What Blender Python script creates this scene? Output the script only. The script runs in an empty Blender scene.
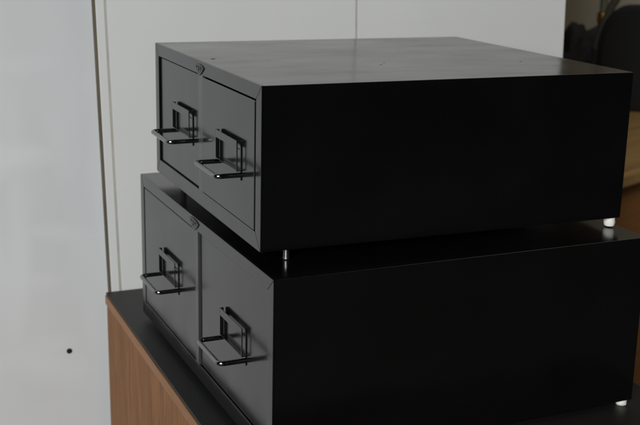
import bpy, bmesh, math, random
from mathutils import Vector, Matrix
random.seed(7)
scene = bpy.context.scene
COL = scene.collection
MM = 0.001
ZO = 0.877            # height of the base of the upper cabinet above the floor (m)

# ------------------------------------------------------------------ helpers
def link(o, parent=None):
    COL.objects.link(o)
    if parent is not None:
        o.parent = parent
    return o

def empty(name, loc, label, cat, rz=0.0, group=None):
    o = bpy.data.objects.new(name, None)
    o.empty_display_size = 0.05
    link(o)
    o.location = loc
    o.rotation_euler = (0, 0, rz)
    o['label'] = label
    o['category'] = cat
    if group:
        o['group'] = group
    return o

def tag(o, label, cat):
    o['label'] = label
    o['category'] = cat
    return o

def box(bm, x0, x1, y0, y1, z0, z1, bev=0.0, seg=2, mi=0):
    """box in millimetres"""
    t = bmesh.new()
    vs = [t.verts.new((x * MM, y * MM, z * MM)) for x in (x0, x1) for y in (y0, y1) for z in (z0, z1)]
    for f in ((0, 1, 3, 2), (4, 6, 7, 5), (0, 4, 5, 1), (2, 3, 7, 6), (0, 2, 6, 4), (1, 5, 7, 3)):
        t.faces.new([vs[i] for i in f])
    bmesh.ops.recalc_face_normals(t, faces=t.faces)
    if bev > 0:
        bmesh.ops.bevel(t, geom=t.edges[:], offset=bev * MM, segments=seg, profile=0.5, affect='EDGES')
    join(bm, t, mi)

def join(bm, t, mi=0):
    for f in t.faces:
        f.material_index = mi
    me = bpy.data.meshes.new('tmp')
    t.to_mesh(me)
    t.free()
    bm.from_mesh(me)
    bpy.data.meshes.remove(me)

def prism(bm, poly, axis, a, b, bev=0.0, mi=0):
    """polygon (mm pairs) extruded along axis 'x','y' or 'z' from a to b (mm)"""
    def P(u, v, w):
        if axis == 'x': return Vector((w, u, v)) * MM
        if axis == 'y': return Vector((u, w, v)) * MM
        return Vector((u, v, w)) * MM
    t = bmesh.new()
    lo = [t.verts.new(P(u, v, a)) for u, v in poly]
    hi = [t.verts.new(P(u, v, b)) for u, v in poly]
    n = len(poly)
    t.faces.new(lo); t.faces.new(hi)
    for i in range(n):
        t.faces.new((lo[i], lo[(i + 1) % n], hi[(i + 1) % n], hi[i]))
    bmesh.ops.recalc_face_normals(t, faces=t.faces)
    if bev > 0:
        bmesh.ops.bevel(t, geom=t.edges[:], offset=bev * MM, segments=2, profile=0.5, affect='EDGES')
    join(bm, t, mi)

def tube(bm, pts, r, seg=12, cap=True, mi=0):
    """round bar along a list of points (mm)"""
    t = bmesh.new()
    P = [Vector(p) * MM for p in pts]
    rings = []
    n = len(P)
    up = Vector((0, 0, 1))
    tang0 = (P[1] - P[0]).normalized()
    if abs(tang0.z) > 0.9: up = Vector((1, 0, 0))
    a = tang0.cross(up).normalized()
    for i in range(n):
        tg = (P[min(i + 1, n - 1)] - P[max(i - 1, 0)]).normalized()
        a = (a - tg * a.dot(tg)).normalized()
        b = tg.cross(a)
        rr = (r[i] if isinstance(r, (list, tuple)) else r) * MM
        rings.append([t.verts.new(P[i] + (a * math.cos(2 * math.pi * k / seg) + b * math.sin(2 * math.pi * k / seg)) * rr) for k in range(seg)])
    for i in range(n - 1):
        for k in range(seg):
            t.faces.new((rings[i][k], rings[i][(k + 1) % seg], rings[i + 1][(k + 1) % seg], rings[i + 1][k]))
    if cap:
        t.faces.new(rings[0]); t.faces.new(rings[-1])
    bmesh.ops.recalc_face_normals(t, faces=t.faces)
    join(bm, t, mi)

def lathe(bm, prof, cx, cy, seg=24, mi=0, sx=1.0, sy=1.0):
    """profile [(r,z)] in mm revolved about a vertical axis"""
    t = bmesh.new()
    rings = [[t.verts.new(((cx + sx * r * math.cos(2 * math.pi * k / seg)) * MM, (cy + sy * r * math.sin(2 * math.pi * k / seg)) * MM, z * MM)) for k in range(seg)] for r, z in prof]
    for i in range(len(rings) - 1):
        for k in range(seg):
            t.faces.new((rings[i][k], rings[i][(k + 1) % seg], rings[i + 1][(k + 1) % seg], rings[i + 1][k]))
    t.faces.new(rings[0]); t.faces.new(rings[-1])
    bmesh.ops.recalc_face_normals(t, faces=t.faces)
    join(bm, t, mi)

def obj(name, bm, mats, parent=None, smooth=True, loc=None):
    me = bpy.data.meshes.new(name)
    bm.to_mesh(me)
    bm.free()
    for m in (mats if isinstance(mats, (list, tuple)) else [mats]):
        me.materials.append(m)
    if smooth:
        for p in me.polygons:
            p.use_smooth = True
        try:
            me.set_sharp_from_angle(angle=math.radians(35))
        except Exception:
            pass
    o = bpy.data.objects.new(name, me)
    link(o, parent)
    if smooth:
        wn = o.modifiers.new('weighted_normals', 'WEIGHTED_NORMAL')
        wn.mode = 'FACE_AREA'
        wn.weight = 100
        wn.keep_sharp = True
    if loc:
        o.location = loc
    return o

# ------------------------------------------------------------------ materials
def newmat(name):
    m = bpy.data.materials.new(name)
    m.use_nodes = True
    nt = m.node_tree
    b = nt.nodes['Principled BSDF']
    return m, nt, b

def N(nt, typ, **kw):
    n = nt.nodes.new(typ)
    for k, v in kw.items():
        if k in n.inputs.keys():
            n.inputs[k].default_value = v
        else:
            setattr(n, k, v)
    return n

def mix(nt, fac, a, b):
    n = nt.nodes.new('ShaderNodeMix')
    n.data_type = 'RGBA'
    for sock, v in ((n.inputs[0], fac), (n.inputs[6], a), (n.inputs[7], b)):
        if hasattr(v, 'is_linked'):
            nt.links.new(v, sock)
        else:
            sock.default_value = v if not isinstance(v, tuple) else (*v, 1)[:4]
    return n.outputs[2]

def ramp(nt, src, stops):
    n = nt.nodes.new('ShaderNodeValToRGB')
    e = n.color_ramp.elements
    while len(e) < len(stops):
        e.new(0.5)
    for i, (p, c) in enumerate(stops):
        e[i].position = p
        e[i].color = (c, c, c, 1) if not isinstance(c, tuple) else (*c, 1)
    nt.links.new(src, n.inputs[0])
    return n.outputs[0]

def coords(nt, scale=(1, 1, 1), rot=(0, 0, 0)):
    tc = nt.nodes.new('ShaderNodeTexCoord')
    mp = nt.nodes.new('ShaderNodeMapping')
    mp.inputs['Scale'].default_value = scale
    mp.inputs['Rotation'].default_value = rot
    nt.links.new(tc.outputs['Object'], mp.inputs[0])
    return mp.outputs[0]

def noise(nt, vec, scale, detail=4, rough=0.5):
    n = N(nt, 'ShaderNodeTexNoise', Scale=scale, Detail=detail, Roughness=rough)
    nt.links.new(vec, n.inputs['Vector'])
    return n.outputs['Fac']

def bump(nt, h, dist, strength=1.0, prev=None):
    n = N(nt, 'ShaderNodeBump', Strength=strength, Distance=dist)
    nt.links.new(h, n.inputs['Height'])
    if prev is not None:
        nt.links.new(prev, n.inputs['Normal'])
    return n.outputs[0]

def specks(nt, vec, scale, thresh):
    """sparse pin-prick dust: 1 on a speck, 0 elsewhere"""
    v = N(nt, 'ShaderNodeTexVoronoi', Scale=scale, Randomness=1.0)
    nt.links.new(vec, v.inputs['Vector'])
    d = N(nt, 'ShaderNodeMath', operation='LESS_THAN')
    nt.links.new(v.outputs['Distance'], d.inputs[0]); d.inputs[1].default_value = thresh
    s = N(nt, 'ShaderNodeSeparateColor')
    nt.links.new(v.outputs['Color'], s.inputs[0])
    g = N(nt, 'ShaderNodeMath', operation='GREATER_THAN')
    nt.links.new(s.outputs[0], g.inputs[0]); g.inputs[1].default_value = 0.72
    m = N(nt, 'ShaderNodeMath', operation='MULTIPLY')
    nt.links.new(d.outputs[0], m.inputs[0]); nt.links.new(g.outputs[0], m.inputs[1])
    return m.outputs[0]

CHIPS = [(15.5, 171.4, 133, 2.6), (149.3, 98.7, 133, 1.5), (158.4, 111.2, 133, 1.2), (291.6, 91.5, 133, 1.6), (60, 150, 133, 0.8), (220, 200, 133, 1.0)]
def mixmax(nt, a, b):
    n = N(nt, 'ShaderNodeMath', operation='MAXIMUM')
    nt.links.new(a, n.inputs[0]); nt.links.new(b, n.inputs[1])
    return n.outputs[0]

def enamel(name, base, rough, ior=1.5, speck=True, orange=1.0):
    m, nt, b = newmat(name)
    v = coords(nt)
    big = noise(nt, v, 14, 3)
    chip = None
    col = mix(nt, ramp(nt, big, [(0.3, 0.0), (0.7, 1.0)]), base, tuple(c * 1.5 for c in base))
    if speck:
        sp = specks(nt, v, 26, 0.016)
        col = mix(nt, sp, col, (0.16, 0.155, 0.145))
    for (px, py, pz, rad) in CHIPS if name == 'black_enamel' else ():
        vd = nt.nodes.new('ShaderNodeVectorMath'); vd.operation = 'DISTANCE'
        nt.links.new(v, vd.inputs[0]); vd.inputs[1].default_value = (px * MM, py * MM, pz * MM)
        wob = N(nt, 'ShaderNodeMath', operation='MULTIPLY_ADD')
        nt.links.new(noise(nt, v, 700, 2), wob.inputs[0]); wob.inputs[1].default_value = rad * MM * 1.2; nt.links.new(vd.outputs['Value'], wob.inputs[2])
        lt = N(nt, 'ShaderNodeMath', operation='LESS_THAN')
        nt.links.new(wob.outputs[0], lt.inputs[0]); lt.inputs[1].default_value = rad * MM * 1.5
        chip = lt.outputs[0] if chip is None else mixmax(nt, chip, lt.outputs[0])
    nt.links.new(col, b.inputs['Base Color'])
    if chip is not None:
        inv = N(nt, 'ShaderNodeMapRange'); nt.links.new(chip, inv.inputs[0])
        inv.inputs[3].default_value = 0.5; inv.inputs[4].default_value = 0.0
        nt.links.new(inv.outputs[0], b.inputs['Specular IOR Level'])
    r = N(nt, 'ShaderNodeMapRange')
    nt.links.new(noise(nt, coords(nt, (7, 16, 7)), 1.3, 5, 0.6), r.inputs[0])
    r.inputs[1].default_value = 0.3; r.inputs[2].default_value = 0.7
    r.inputs[3].default_value = rough * 0.72; r.inputs[4].default_value = rough * 1.4
    nt.links.new(r.outputs[0], b.inputs['Roughness'])
    b.inputs['IOR'].default_value = ior
    h1 = bump(nt, noise(nt, v, 900, 2), 0.00002 * orange, 0.35)
    h2 = bump(nt, noise(nt, v, 16, 2), 0.0006, 0.25, h1)
    nt.links.new(h2, b.inputs['Normal'])
    return m

def plain(name, base, rough, metal=0.0, var=0.15, scale=60, bmp=0.0, ior=1.5):
    m, nt, b = newmat(name)
    v = coords(nt)
    n = noise(nt, v, scale, 5, 0.6)
    col = mix(nt, ramp(nt, n, [(0.3, 0.0), (0.7, 1.0)]), tuple(c * (1 - var) for c in base), tuple(min(1, c * (1 + var)) for c in base))
    nt.links.new(col, b.inputs['Base Color'])
    b.inputs['Roughness'].default_value = rough
    b.inputs['Metallic'].default_value = metal
    b.inputs['IOR'].default_value = ior
    if bmp:
        nt.links.new(bump(nt, n, bmp, 0.6), b.inputs['Normal'])
    return m

def wood(name, dark, light, grain_axis, scale=1.0, rough=0.45, fine=1.0):
    m, nt, b = newmat(name)
    s = {'x': (4, 70, 70), 'y': (70, 4, 70), 'z': (70, 70, 4)}[grain_axis]
    v = coords(nt, tuple(q * scale for q in s))
    n1 = noise(nt, v, 1.0, 6, 0.65)
    s2 = {'x': (1.2, 9, 9), 'y': (9, 1.2, 9), 'z': (9, 9, 1.2)}[grain_axis]
    v2 = coords(nt, tuple(q * scale for q in s2))
    n2 = noise(nt, v2, 1.0, 3, 0.5)
    s3 = {'x': (12, 210, 210), 'y': (210, 12, 210), 'z': (210, 210, 12)}[grain_axis]
    n3 = noise(nt, coords(nt, tuple(q * scale for q in s3)), 1.0, 2, 0.5)
    c1 = mix(nt, ramp(nt, n1, [(0.24, 0.0), (0.78, 1.0)]), dark, light)
    mid = tuple((a + c) * 0.5 for a, c in zip(dark, light))
    c2 = mix(nt, ramp(nt, n2, [(0.35, 0.0), (0.65, 0.6)]), c1, mid)
    pores = ramp(nt, n3, [(0.34, 1.0), (0.50, 0.0)])
    k = N(nt, 'ShaderNodeMath', operation='MULTIPLY'); nt.links.new(pores, k.inputs[0]); k.inputs[1].default_value = 0.45 * fine
    c3 = mix(nt, k.outputs[0], c2, tuple(c * 0.35 for c in dark))
    nt.links.new(c3, b.inputs['Base Color'])
    b.inputs['Roughness'].default_value = rough
    b.inputs['Specular IOR Level'].default_value = 0.22
    nt.links.new(bump(nt, n3, 0.0002, 0.4), b.inputs['Normal'])
    return m

PAINT = enamel('black_enamel', (0.0020, 0.0020, 0.0021), 0.17, 1.68)
PAINT_FACE = enamel('black_enamel_front', (0.0034, 0.0034, 0.0035), 0.15, 1.66)
PAINT_STRIP = enamel('grey_enamel', (0.032, 0.032, 0.032), 0.22, speck=False)  # divider strip, paler grey than the case enamel
CAVITY = plain('dark_inside', (0.004, 0.004, 0.004), 0.7, var=0.1)
CHROME = plain('dark_chrome', (0.21, 0.21, 0.21), 0.11, 1.0, 0.12, 300)
STEEL = plain('nickel', (0.22, 0.22, 0.215), 0.36, 1.0, 0.1, 300)
BADGE = plain('dull_nickel', (0.09, 0.09, 0.088), 0.3, 1.0, 0.4, 500, 0.0004)
BADGE_DARK = plain('badge_enamel', (0.008, 0.008, 0.009), 0.3, 0.0, 0.2)
RUBBER = plain('white_rubber', (0.72, 0.70, 0.64), 0.9, 0, 0.05, 200, 0.0004)
RUBBER_DARK = plain('black_rubber', (0.012, 0.012, 0.012), 0.6)
EDGE_BROWN = wood('brown_board_edge', (0.05, 0.038, 0.022), (0.12, 0.095, 0.058), 'z', 1.0, 0.6)
BEIGE = plain('beige_joint', (0.40, 0.385, 0.34), 0.5, 0, 0.12, 40)
OAK = wood('oak_veneer', (0.135, 0.056, 0.018), (0.275, 0.122, 0.040), 'z', 1.7, 0.6)
OAK_EDGE = wood('oak_edge_band', (0.165, 0.070, 0.022), (0.30, 0.136, 0.046), 'y', 1.0, 0.4)
DESK_TOP = wood('honey_wood', (0.34, 0.20, 0.075), (0.56, 0.36, 0.15), 'x', 0.6, 0.38, 0.4)
DESK_SIDE = wood('brown_wood', (0.36, 0.165, 0.055), (0.44, 0.21, 0.08), 'x', 0.6, 0.55, 0.4)
LEATHER = plain('black_leather', (0.0015, 0.0015, 0.0015), 0.9, 0, 0.3, 400, 0.0006)
STRAP = plain('olive_webbing', (0.06, 0.053, 0.036), 0.8, 0, 0.3, 120, 0.001)
CLOTH = plain('charcoal_cloth', (0.035, 0.035, 0.037), 0.9, 0, 0.35, 70, 0.002)
BRASS = plain('brass', (0.75, 0.46, 0.14), 0.3, 1.0, 0.1)
POLE_DARK = plain('black_pole', (0.008, 0.008, 0.008), 0.5)
POLE_OLIVE = plain('olive_pole', (0.16, 0.155, 0.10), 0.5)
TAUPE = plain('taupe_wall_paint', (0.52, 0.48, 0.39), 0.85, 0, 0.05, 4)
FLOOR = plain('dark_floor', (0.05, 0.045, 0.04), 0.6, 0, 0.3, 6)
HOLE = plain('hole_black', (0.002, 0.002, 0.002), 0.9)

def laminate_black():
    m, nt, b = newmat('black_laminate')
    v = coords(nt)
    n = noise(nt, v, 420, 3, 0.6)
    col = mix(nt, n, (0.005, 0.005, 0.005), (0.011, 0.011, 0.0108))
    sp = specks(nt, v, 17, 0.020)
    col = mix(nt, sp, col, (0.30, 0.28, 0.25))
    nt.links.new(col, b.inputs['Base Color'])
    b.inputs['Roughness'].default_value = 0.48
    b.inputs['Specular IOR Level'].default_value = 0.35
    nt.links.new(bump(nt, n, 0.0002, 0.3), b.inputs['Normal'])
    return m
LAMINATE = laminate_black()

def white_board(name, c, rough, light_streaks):
    m, nt, b = newmat(name)
    v = coords(nt)
    n = noise(nt, coords(nt, (3, 3, 1.2)), 1.6, 4, 0.6)
    col = mix(nt, ramp(nt, n, [(0.3, 0.0), (0.7, 1.0)]), tuple(k * 0.965 for k in c), tuple(k * 1.02 for k in c))
    # soft reflected-light streaks painted into the colour, strongest around one spot
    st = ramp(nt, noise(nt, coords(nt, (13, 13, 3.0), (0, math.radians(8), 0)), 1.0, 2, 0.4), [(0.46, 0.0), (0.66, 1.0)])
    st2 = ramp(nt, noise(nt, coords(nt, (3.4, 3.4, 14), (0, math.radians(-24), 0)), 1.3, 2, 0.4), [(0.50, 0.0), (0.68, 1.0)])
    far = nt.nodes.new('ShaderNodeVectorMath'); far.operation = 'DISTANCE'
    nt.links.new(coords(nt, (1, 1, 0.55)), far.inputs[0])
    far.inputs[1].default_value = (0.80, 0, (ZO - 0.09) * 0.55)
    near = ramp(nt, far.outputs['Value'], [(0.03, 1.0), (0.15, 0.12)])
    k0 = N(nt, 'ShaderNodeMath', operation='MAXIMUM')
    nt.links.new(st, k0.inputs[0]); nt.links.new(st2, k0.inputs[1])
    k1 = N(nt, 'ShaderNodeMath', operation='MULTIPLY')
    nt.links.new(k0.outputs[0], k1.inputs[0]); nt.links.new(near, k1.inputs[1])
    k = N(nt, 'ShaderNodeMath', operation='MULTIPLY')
    nt.links.new(k1.outputs[0], k.inputs[0]); k.inputs[1].default_value = light_streaks
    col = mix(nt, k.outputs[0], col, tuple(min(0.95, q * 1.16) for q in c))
    nt.links.new(col, b.inputs['Base Color'])
    b.inputs['Roughness'].default_value = rough
    nt.links.new(bump(nt, noise(nt, v, 9, 2), 0.001, 0.15), b.inputs['Normal'])
    return m
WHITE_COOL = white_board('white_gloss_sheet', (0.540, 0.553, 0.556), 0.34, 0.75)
WHITE_WARM = white_board('white_melamine', (0.592, 0.598, 0.586), 0.38, 0.04)

# ------------------------------------------------------------------ the filing cabinets
def make_handle_and_holder(drawer, y0, z0, hw=60.0, reach=22.0):
    """card holder with an open top and a wire bail pull, all on the drawer front (mm, origin at near lower corner)"""
    bm = bmesh.new()
    box(bm, -0.7, 0.2, y0, y0 + 57, z0, z0 + 25.0, 0.2)                  # back plate
    box(bm, -0.95, 0.2, y0 - 0.3, y0 + 0.9, z0 - 0.2, z0 + 33.0, 0.2)     # turned near edge
    box(bm, -4.4, -3.6, y0 + 1.1, y0 + 56, z0 + 26.3, z0 + 33, 0.2)       # top bar
    box(bm, -4.4, -0.9, y0 + 55.0, y0 + 56, z0 + 8.5, z0 + 33, 0.2)       # far side
    box(bm, -4.4, -3.4, y0, y0 + 1.1, z0 + 8.5, z0 + 33, 0.2)             # near side
    box(bm, -4.4, -0.9, y0, y0 + 56, z0 + 7.6, z0 + 8.6, 0.2)             # bottom lip
    h = obj('label_holder', bm, PAINT_FACE, drawer)
    bm = bmesh.new()
    zz = z0 + 4.6
    ya, yb = y0 - 0.4, y0 - 0.4 + hw
    r = 5.5
    pts = [(1.0, ya, zz)]
    pts += [(-reach + r, ya, zz)]
    for k in range(1, 7):
        a = math.radians(90 * k / 6)
        pts.append((-reach + r - r * math.sin(a), ya + r - r * math.cos(a), zz))
    pts.append((-reach, (ya + yb) / 2, zz))
    for k in range(0, 7):
        a = math.radians(90 * k / 6)
        pts.append((-reach + r - r * math.cos(a), yb - r + r * math.sin(a), zz))
    pts.append((1.0, yb, zz))
    tube(bm, pts, 2.15, 16)
    obj('pull_handle', bm, CHROME, drawer)
    return h

def badge(parent, y, z, s=1.0):
    bm = bmesh.new()
    out = [(16, 0.6), (9, 2.4), (0, 3.0), (-9, 2.2), (-16, 0.0), (-11, -4.2), (-5, -7.4), (-1.5, -9.2), (2, -9.0), (8, -5.2)]
    prism(bm, [(y + a * s, z + b * s) for a, b in out], 'x', -1.0, 0.1, 0.4, 0)
    inn = [(12, 0.4), (6, 1.3), (0, 1.7), (-7, 1.2), (-12, -0.2), (-5, -4.8), (0, -6.6), (5, -4.6)]
    prism(bm, [(y + a * s, z + b * s) for a, b in inn], 'x', -1.25, -0.9, 0.1, 1)
    for a, b, w, hh in ((-6.5, -0.9, 1.3, 1.3), (0, -1.9, 1.6, 2.6), (6.5, -0.6, 1.3, 1.2)):
        prism(bm, [(y + (a - w) * s, z + (b) * s), (y + a * s, z + (b - hh) * s), (y + (a + w) * s, z + b * s), (y + a * s, z + (b + hh) * s)], 'x', -1.7, -1.15, 0.2, 0)
    return obj('badge', bm, [BADGE, BADGE_DARK], parent)

def make_cabinet(name, loc, rz, label, W, D, H, stile, zlo, zhi, div, drawers, holders, badge_at, group):
    """x runs back from the front, y away from the camera, z up; all mm"""
    root = empty(name, loc, label, 'filing cabinet', rz, group)
    ft = 1.6                                                # thickness of the folded front frame
    bm = bmesh.new()
    # folded sheet-metal case: five closed sides, cavity behind the frame
    for a in ((ft, D, 0, 1.5, 0, H), (ft, D, W - 1.5, W, 0, H)):
        box(bm, *a[:2], *a[2:4], *a[4:], bev=0.0)
    bm.free()
    bm = bmesh.new()
    t = bmesh.new()
    vs = {}
    for i, x in enumerate((ft, D)):
        for j, y in enumerate((0, W)):
            for k, z in enumerate((0, H)):
                vs[i, j, k] = t.verts.new((x * MM, y * MM, z * MM))
    F = lambda *q: t.faces.new([vs[c] for c in q])
    F((0,0,0),(1,0,0),(1,0,1),(0,0,1)); F((0,1,0),(0,1,1),(1,1,1),(1,1,0))
    F((0,0,1),(1,0,1),(1,1,1),(0,1,1)); F((0,0,0),(0,1,0),(1,1,0),(1,0,0))
    F((1,0,0),(1,1,0),(1,1,1),(1,0,1))
    # front ring and cavity
    y0, y1, z0, z1 = stile, W - stile, zlo, zhi
    inner = {(j, k, d): t.verts.new((x * MM, y * MM, z * MM)) for j, y in enumerate((y0, y1)) for k, z in enumerate((z0, z1)) for d, x in enumerate((ft, 60))}
    o = lambda j, k: vs[0, j, k]
    c = [(0, 0), (1, 0), (1, 1), (0, 1)]
    cav = []
    for q in range(4):
        a, b2 = c[q], c[(q + 1) % 4]
        t.faces.new((o(*a), o(*b2), inner[(*b2, 0)], inner[(*a, 0)]))
        cav.append(t.faces.new((inner[(*a, 0)], inner[(*b2, 0)], inner[(*b2, 1)], inner[(*a, 1)])))
    cav.append(t.faces.new([inner[(*q, 1)] for q in c]))
    bmesh.ops.recalc_face_normals(t, faces=t.faces)
    eds = [e for e in t.edges if all(v in vs.values() for v in e.verts) and not (abs(e.verts[0].co.x - ft * MM) < 1e-7 and abs(e.verts[1].co.x - ft * MM) < 1e-7)]
    bmesh.ops.bevel(t, geom=eds, offset=0.28 * MM, segments=3, profile=0.5, affect='EDGES')
    me = bpy.data.meshes.new('tmp'); t.to_mesh(me); t.free(); bm.from_mesh(me); bpy.data.meshes.remove(me)
    body = obj('body', bm, PAINT, root)
    # mitred front frame, four folded pieces with a hairline between them
    bm = bmesh.new()
    g = 0.22
    prism(bm, [(g, H), (W - g, H), (W - stile - g, zhi), (stile + g, zhi)], 'x', 0, ft, 0.35)
    prism(bm, [(g, 0), (W - g, 0), (W - stile - g, zlo), (stile + g, zlo)], 'x', 0, ft, 0.35)
    prism(bm, [(0, g), (0, H - g), (stile, zhi - g), (stile, zlo + g)], 'x', 0, ft, 0.35)
    prism(bm, [(W, g), (W, H - g), (W - stile, zhi - g), (W - stile, zlo + g)], 'x', 0, ft, 0.35)
    obj('front_frame', bm, PAINT, root)
    # centre divider
    bm = bmesh.new()
    box(bm, -0.2, 40, div[0], div[1], zlo - 0.6, zhi + 0.6, 0.45, 3)
    obj('divider', bm, PAINT_STRIP, root)
    for (a, b2, rec), hp in zip(drawers, holders):
        bm = bmesh.new()
        box(bm, 0, 45, a, b2, zlo + 0.5, zhi - 1.4, 0.9, 3)
        d = obj('drawer', bm, PAINT_FACE, root, loc=(rec * MM, 0, 0))
        make_handle_and_holder(d, *hp, hw=57.5, reach=22.6 + rec)
    badge(root, *badge_at)
    return root

def metal_foot(root, x, y, h):
    bm = bmesh.new()
    lathe(bm, [(3.3, 1.0), (3.3, -1.6), (2.7, -2.0), (2.7, -h + 2.2), (3.0, -h + 0.8), (2.5, -h)], x, y, 28)
    f = obj('foot', bm, STEEL, root)
    f['label'] = 'small bright metal foot'

def white_foot(root, x, y, h, seed):
    rnd = random.Random(seed)
    bm = bmesh.new()
    lathe(bm, [(4.6, 1.0), (5.2, 0.2), (5.5, -h * 0.3), (5.5, -h * 0.6), (4.9, -h + 0.8), (4.2, -h)], x, y, 20)
    for v in bm.verts:
        if v.co.z < -0.001:
            v.co.x += rnd.uniform(-0.35, 0.35) * MM; v.co.y += rnd.uniform(-0.35, 0.35) * MM
            if v.co.x > (x + 2.5) * MM: v.co.x = (x + 2.5 + 0.35 * (v.co.x / MM - x - 2.5)) * MM
    f = obj('foot', bm, RUBBER, root)
    f['label'] = 'chipped white rubber foot'

G = 10.3
GL = 7.4
GRP = 'stacked black card filing cabinets'
WU, DU, HU = 315.0, 350.0, 133.0
up = make_cabinet('card_filing_cabinet', (0, 0, ZO), 0.0,
    'smaller black two-drawer card filing cabinet stacked on top of the larger one',
    WU, DU, HU, 12.3, 14.0, 121.0, (152.0, 164.8),
    [(13.8, 151.8, -0.5), (165.0, 301.9, 1.9)], [(44.5, 49.2), (188.5, 50.5)], (161.0, 127.8, 0.86), GRP)
X2, Y2, TH = -4.1, -39.9, 0.0144
WL, DL, HL = 390.0, 358.0, 156.5
low = make_cabinet('card_filing_cabinet', (X2 * MM, Y2 * MM, ZO - (G + HL) * MM), TH,
    'larger black two-drawer card filing cabinet underneath the smaller one, standing on the wooden stand',
    WL, DL, HL, 12.3, 15.0, 145.2, (188.2, 197.1),
    [(13.8, 187.2, 1.8), (197.3, 376.6, 0.6)], [(64.0, 62.0), (253.0, 63.6)], (199.5, 152.6, 0.92), GRP)
for r, D, W, H in ((up, DU, WU, G), (low, DL, WL, GL)):
    drop = 1.9 if r is up else 1.2
    r.rotation_euler[1] = drop / D
    r.location.z += 26.0 * drop / D * MM
    metal_foot(r, 26, 9, H)
    metal_foot(r, 26, W - 9, H)
    white_foot(r, D - 6.3, 6.5, H - 0.92 * drop, 3 if r is up else 5)
    white_foot(r, D - 6.3, W - 6.5, H - 0.92 * drop, 8)

# ------------------------------------------------------------------ the wooden stand
ZS = ZO - (G + GL + HL) * MM                      # stand top height
sh = ZS / MM                                     # in mm
st = empty('wooden_stand', (-30.8 * MM, -0.150, 0), 'oak veneered wooden stand with a matt black top under both cabinets', 'stand')
SD, SW = 422.5, 600.0
bm = bmesh.new()
box(bm, 1.2, SD, 0, SW, sh - 3.0, sh, 0.5)
obj('top', bm, LAMINATE, st)
bm = bmesh.new()
box(bm, 0, SD - 0.6, 0.6, SW - 0.6, sh - 14.0, sh - 3.05, 0.6)
obj('edge_band', bm, OAK_EDGE, st)
bm = bmesh.new()
box(bm, 1.6, SD - 2, 2, SW - 1.5, 40, sh - 15.4, 0.5)
obj('side_panel', bm, OAK, st)
bm = bmesh.new()
box(bm, 25, SD - 25, 25, SW - 25, 0, 39.8, 0.5)
obj('plinth', bm, RUBBER_DARK, st)

# ------------------------------------------------------------------ white panels behind
wp = empty('wall_panel', (-0.9, 0.480, 0), 'cool white glossy wall sheet on the left with a small black hole', 'wall panel')
bm = bmesh.new()
box(bm, -1900, 1480, 0, 25, 0, 2300, 0.6)
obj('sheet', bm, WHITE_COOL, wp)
bm = bmesh.new()
cx, cz = 900 - 70.0, ZO / MM - 254.2
t = bmesh.new()
ring = [(cx + 3.4 * math.cos(2 * math.pi * k / 24), cz + 3.4 * math.sin(2 * math.pi * k / 24)) for k in range(24)]
prism(bm, ring, 'y', -0.35, 3)
t.free()
obj('drilled_hole', bm, HOLE, wp)

bd = empty('board_panel', (0, 0.458, ZO), 'warm white jointed board with a brown left edge standing behind the cabinets', 'board')
bd.rotation_euler = (0, math.radians(-1.35), 0)
zb0, zb1 = -ZO / MM + 12, 1150
for x0, x1 in ((-25.0, -15.2), (-12.8, 294.4), (296.7, 602.0)):
    bm = bmesh.new()
    box(bm, x0, x1, 0, 15, zb0, zb1, 0.8)
    obj('panel', bm, WHITE_WARM, bd)
for xc, w in ((-14.0, 1.15), (295.55, 1.1)):
    bm = bmesh.new()
    box(bm, xc - w, xc + w, 0.35, 14, zb0, zb1)
    obj('joint_strip', bm, BEIGE, bd)
bm = bmesh.new()
box(bm, -26.4, -25.05, 2.0, 15.5, zb0, zb1, 0.3)
obj('edge_strip', bm, EDGE_BROWN, bd)

# ------------------------------------------------------------------ right background
desk = empty('wooden_desk', (0.66, 0.508, 0), 'brown wooden desk with a honey coloured top to the right behind the cabinets', 'desk')
desk.rotation_euler = (0, 0, math.radians(24))
dz = ZO / MM - 120
def rounded(bm, x0, x1, y0, y1, z0, z1):
    box(bm, x0, x1, y0, y1, z0, z1, 7.0, 4)
bm = bmesh.new()
rounded(bm, 0, 1300, 0, 300, dz - 26, dz)
obj('front_board', bm, DESK_TOP, desk)
bm = bmesh.new()
rounded(bm, 0, 1300, 309, 900, dz - 26, dz + 3)
obj('back_board', bm, DESK_TOP, desk)
bm = bmesh.new()
box(bm, 16, 1284, 30, 880, 0, dz - 26.2, 1.0)
obj('side_panel', bm, DESK_SIDE, desk)

bag = empty('black_bag', (1.15, 1.10, ZO - 0.117), 'black leather bag with a rounded shoulder and olive strap on the desk', 'bag', math.radians(-33))
bm = bmesh.new()
prof = [(0, 0), (0, 120)]
for k in range(1, 9):
    a = math.radians(90 * k / 8)
    prof.append((62 - 62 * math.cos(a), 120 + 92 * math.sin(a)))
prof += [(330, 216)]
for k in range(1, 9):
    a = math.radians(90 * k / 8)
    prof.append((330 + 62 * math.sin(a), 120 + 96 * math.cos(a)))
prof += [(392, 0)]
prism(bm, prof, 'y', 0, 110, 6.0)
obj('body', bm, LEATHER, bag)
bm = bmesh.new()
pts = []
for k in range(21):
    a = math.radians(180 - 180 * k / 20)
    pts.append((185 + 200 * math.cos(a), 118 + 10 * math.sin(a), 9 + 330 * math.sin(a)))
tube(bm, pts, 9.0, 10)
obj('strap', bm, STRAP, bag)

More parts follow.
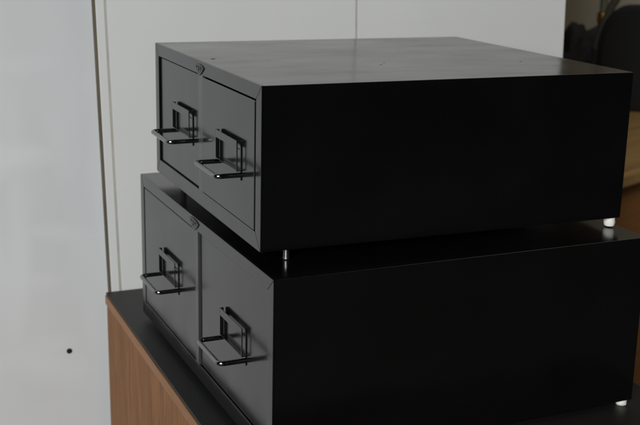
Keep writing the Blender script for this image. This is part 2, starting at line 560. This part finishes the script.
pole = empty('brass_collared_pole', (1.300, 1.300, ZO - 0.117), 'thin dark pole with a brass collar behind the black bag', 'pole')
bm = bmesh.new()
lathe(bm, [(60, 0), (60, 6), (16, 12), (10.5, 20), (10.5, 158)], 0, 0, 24)
obj('lower_pole', bm, POLE_DARK, pole)
bm = bmesh.new()
lathe(bm, [(11, 158.2), (14, 160), (14, 182), (11, 184)], 0, 0, 24)
obj('collar', bm, BRASS, pole)
bm = bmesh.new()
lathe(bm, [(9, 184.2), (9, 520), (4, 526)], 0, 0, 24)
obj('upper_pole', bm, POLE_OLIVE, pole)

# crumpled dark cloth on the desk in front of the far wall
bm = bmesh.new()
t = bmesh.new()
bmesh.ops.create_icosphere(t, subdivisions=5, radius=1.0)
from mathutils import noise as mn
for v in t.verts:
    c = v.co.copy()
    s = 1 + 0.22 * mn.noise(c * 2.1) + 0.12 * mn.noise(c * 5.3) + 0.05 * mn.noise(c * 11)
    q = Vector((c.x * 0.105, c.y * 0.08, max(-0.0, (c.z + 0.55)) * 0.095)) * s
    v.co = q
join(bm, t)
jk = obj('crumpled_jacket', bm, CLOTH, loc=(1.20, 1.26, ZO - 0.117))
tag(jk, 'crumpled charcoal cloth lying on the desk beside the pole', 'cloth')

bm = bmesh.new()
box(bm, -600, 3400, 0, 40, 0, 2600)
rw = obj('room_wall', bm, TAUPE, loc=(0.9, 1.95, 0))
tag(rw, 'dim taupe wall far behind the desk and bag', 'wall')
bm = bmesh.new()
bmesh.ops.create_grid(bm, x_segments=1, y_segments=1, size=6.0)
fl = obj('floor', bm, FLOOR, smooth=False)
fl['kind'] = 'structure'

# ------------------------------------------------------------------ light
w = bpy.data.worlds.new('World')
scene.world = w
w.use_nodes = True
w.node_tree.nodes['Background'].inputs[0].default_value = (0.95, 0.97, 1.0, 1)
w.node_tree.nodes['Background'].inputs[1].default_value = 0.006

def area(name, loc, target, size, power, col):
    L = bpy.data.lights.new(name, 'AREA')
    L.shape = 'RECTANGLE'
    L.size, L.size_y = size
    L.energy = power
    L.color = col
    o = bpy.data.objects.new(name, L)
    link(o)
    o.location = loc
    d = Vector(target) - Vector(loc)
    o.rotation_euler = d.to_track_quat('-Z', 'Y').to_euler()
    return o
area('window_light', (-2.9, -3.0, ZO + 1.45), (0.1, 0.3, ZO), (1.6, 1.6), 228, (0.985, 0.997, 1.0))
area('right_fill_light', (1.75, -0.35, 2.8), (1.05, 0.7, 0.6), (1.5, 1.5), 9, (1.0, 0.90, 0.74))  # added unseen fill lamp, brightens the desk and right background

# ------------------------------------------------------------------ camera (solved from the photograph's edges)
cam = bpy.data.cameras.new('Camera')
co = bpy.data.objects.new('Camera', cam)
link(co)
R_ = (0.9204711757, -0.3904059336, 0.0177770003)
U_ = (0.0836226546, 0.2411855859, 0.9668695697)
D_ = (0.3817591732, 0.8884890096, -0.2546511603)
M = Matrix((( R_[0], U_[0], -D_[0], -0.289985),
            ( R_[1], U_[1], -D_[1], -0.793933),
            ( R_[2], U_[2], -D_[2], 0.256329 + ZO),
            (0, 0, 0, 1)))
co.matrix_world = M
cam.sensor_width = 36
cam.sensor_fit = 'HORIZONTAL'
cam.lens = 62.416
cam.clip_start = 0.01
cam.clip_end = 100
cam.dof.use_dof = True
cam.dof.focus_distance = 0.93
cam.dof.aperture_fstop = 13
scene.camera = co

scene.render.engine = 'CYCLES'
scene.view_settings.view_transform = 'Standard'
scene.view_settings.look = 'None'
scene.view_settings.exposure = 0.0
scene.view_settings.gamma = 1.0
scene.view_settings.use_curve_mapping = False
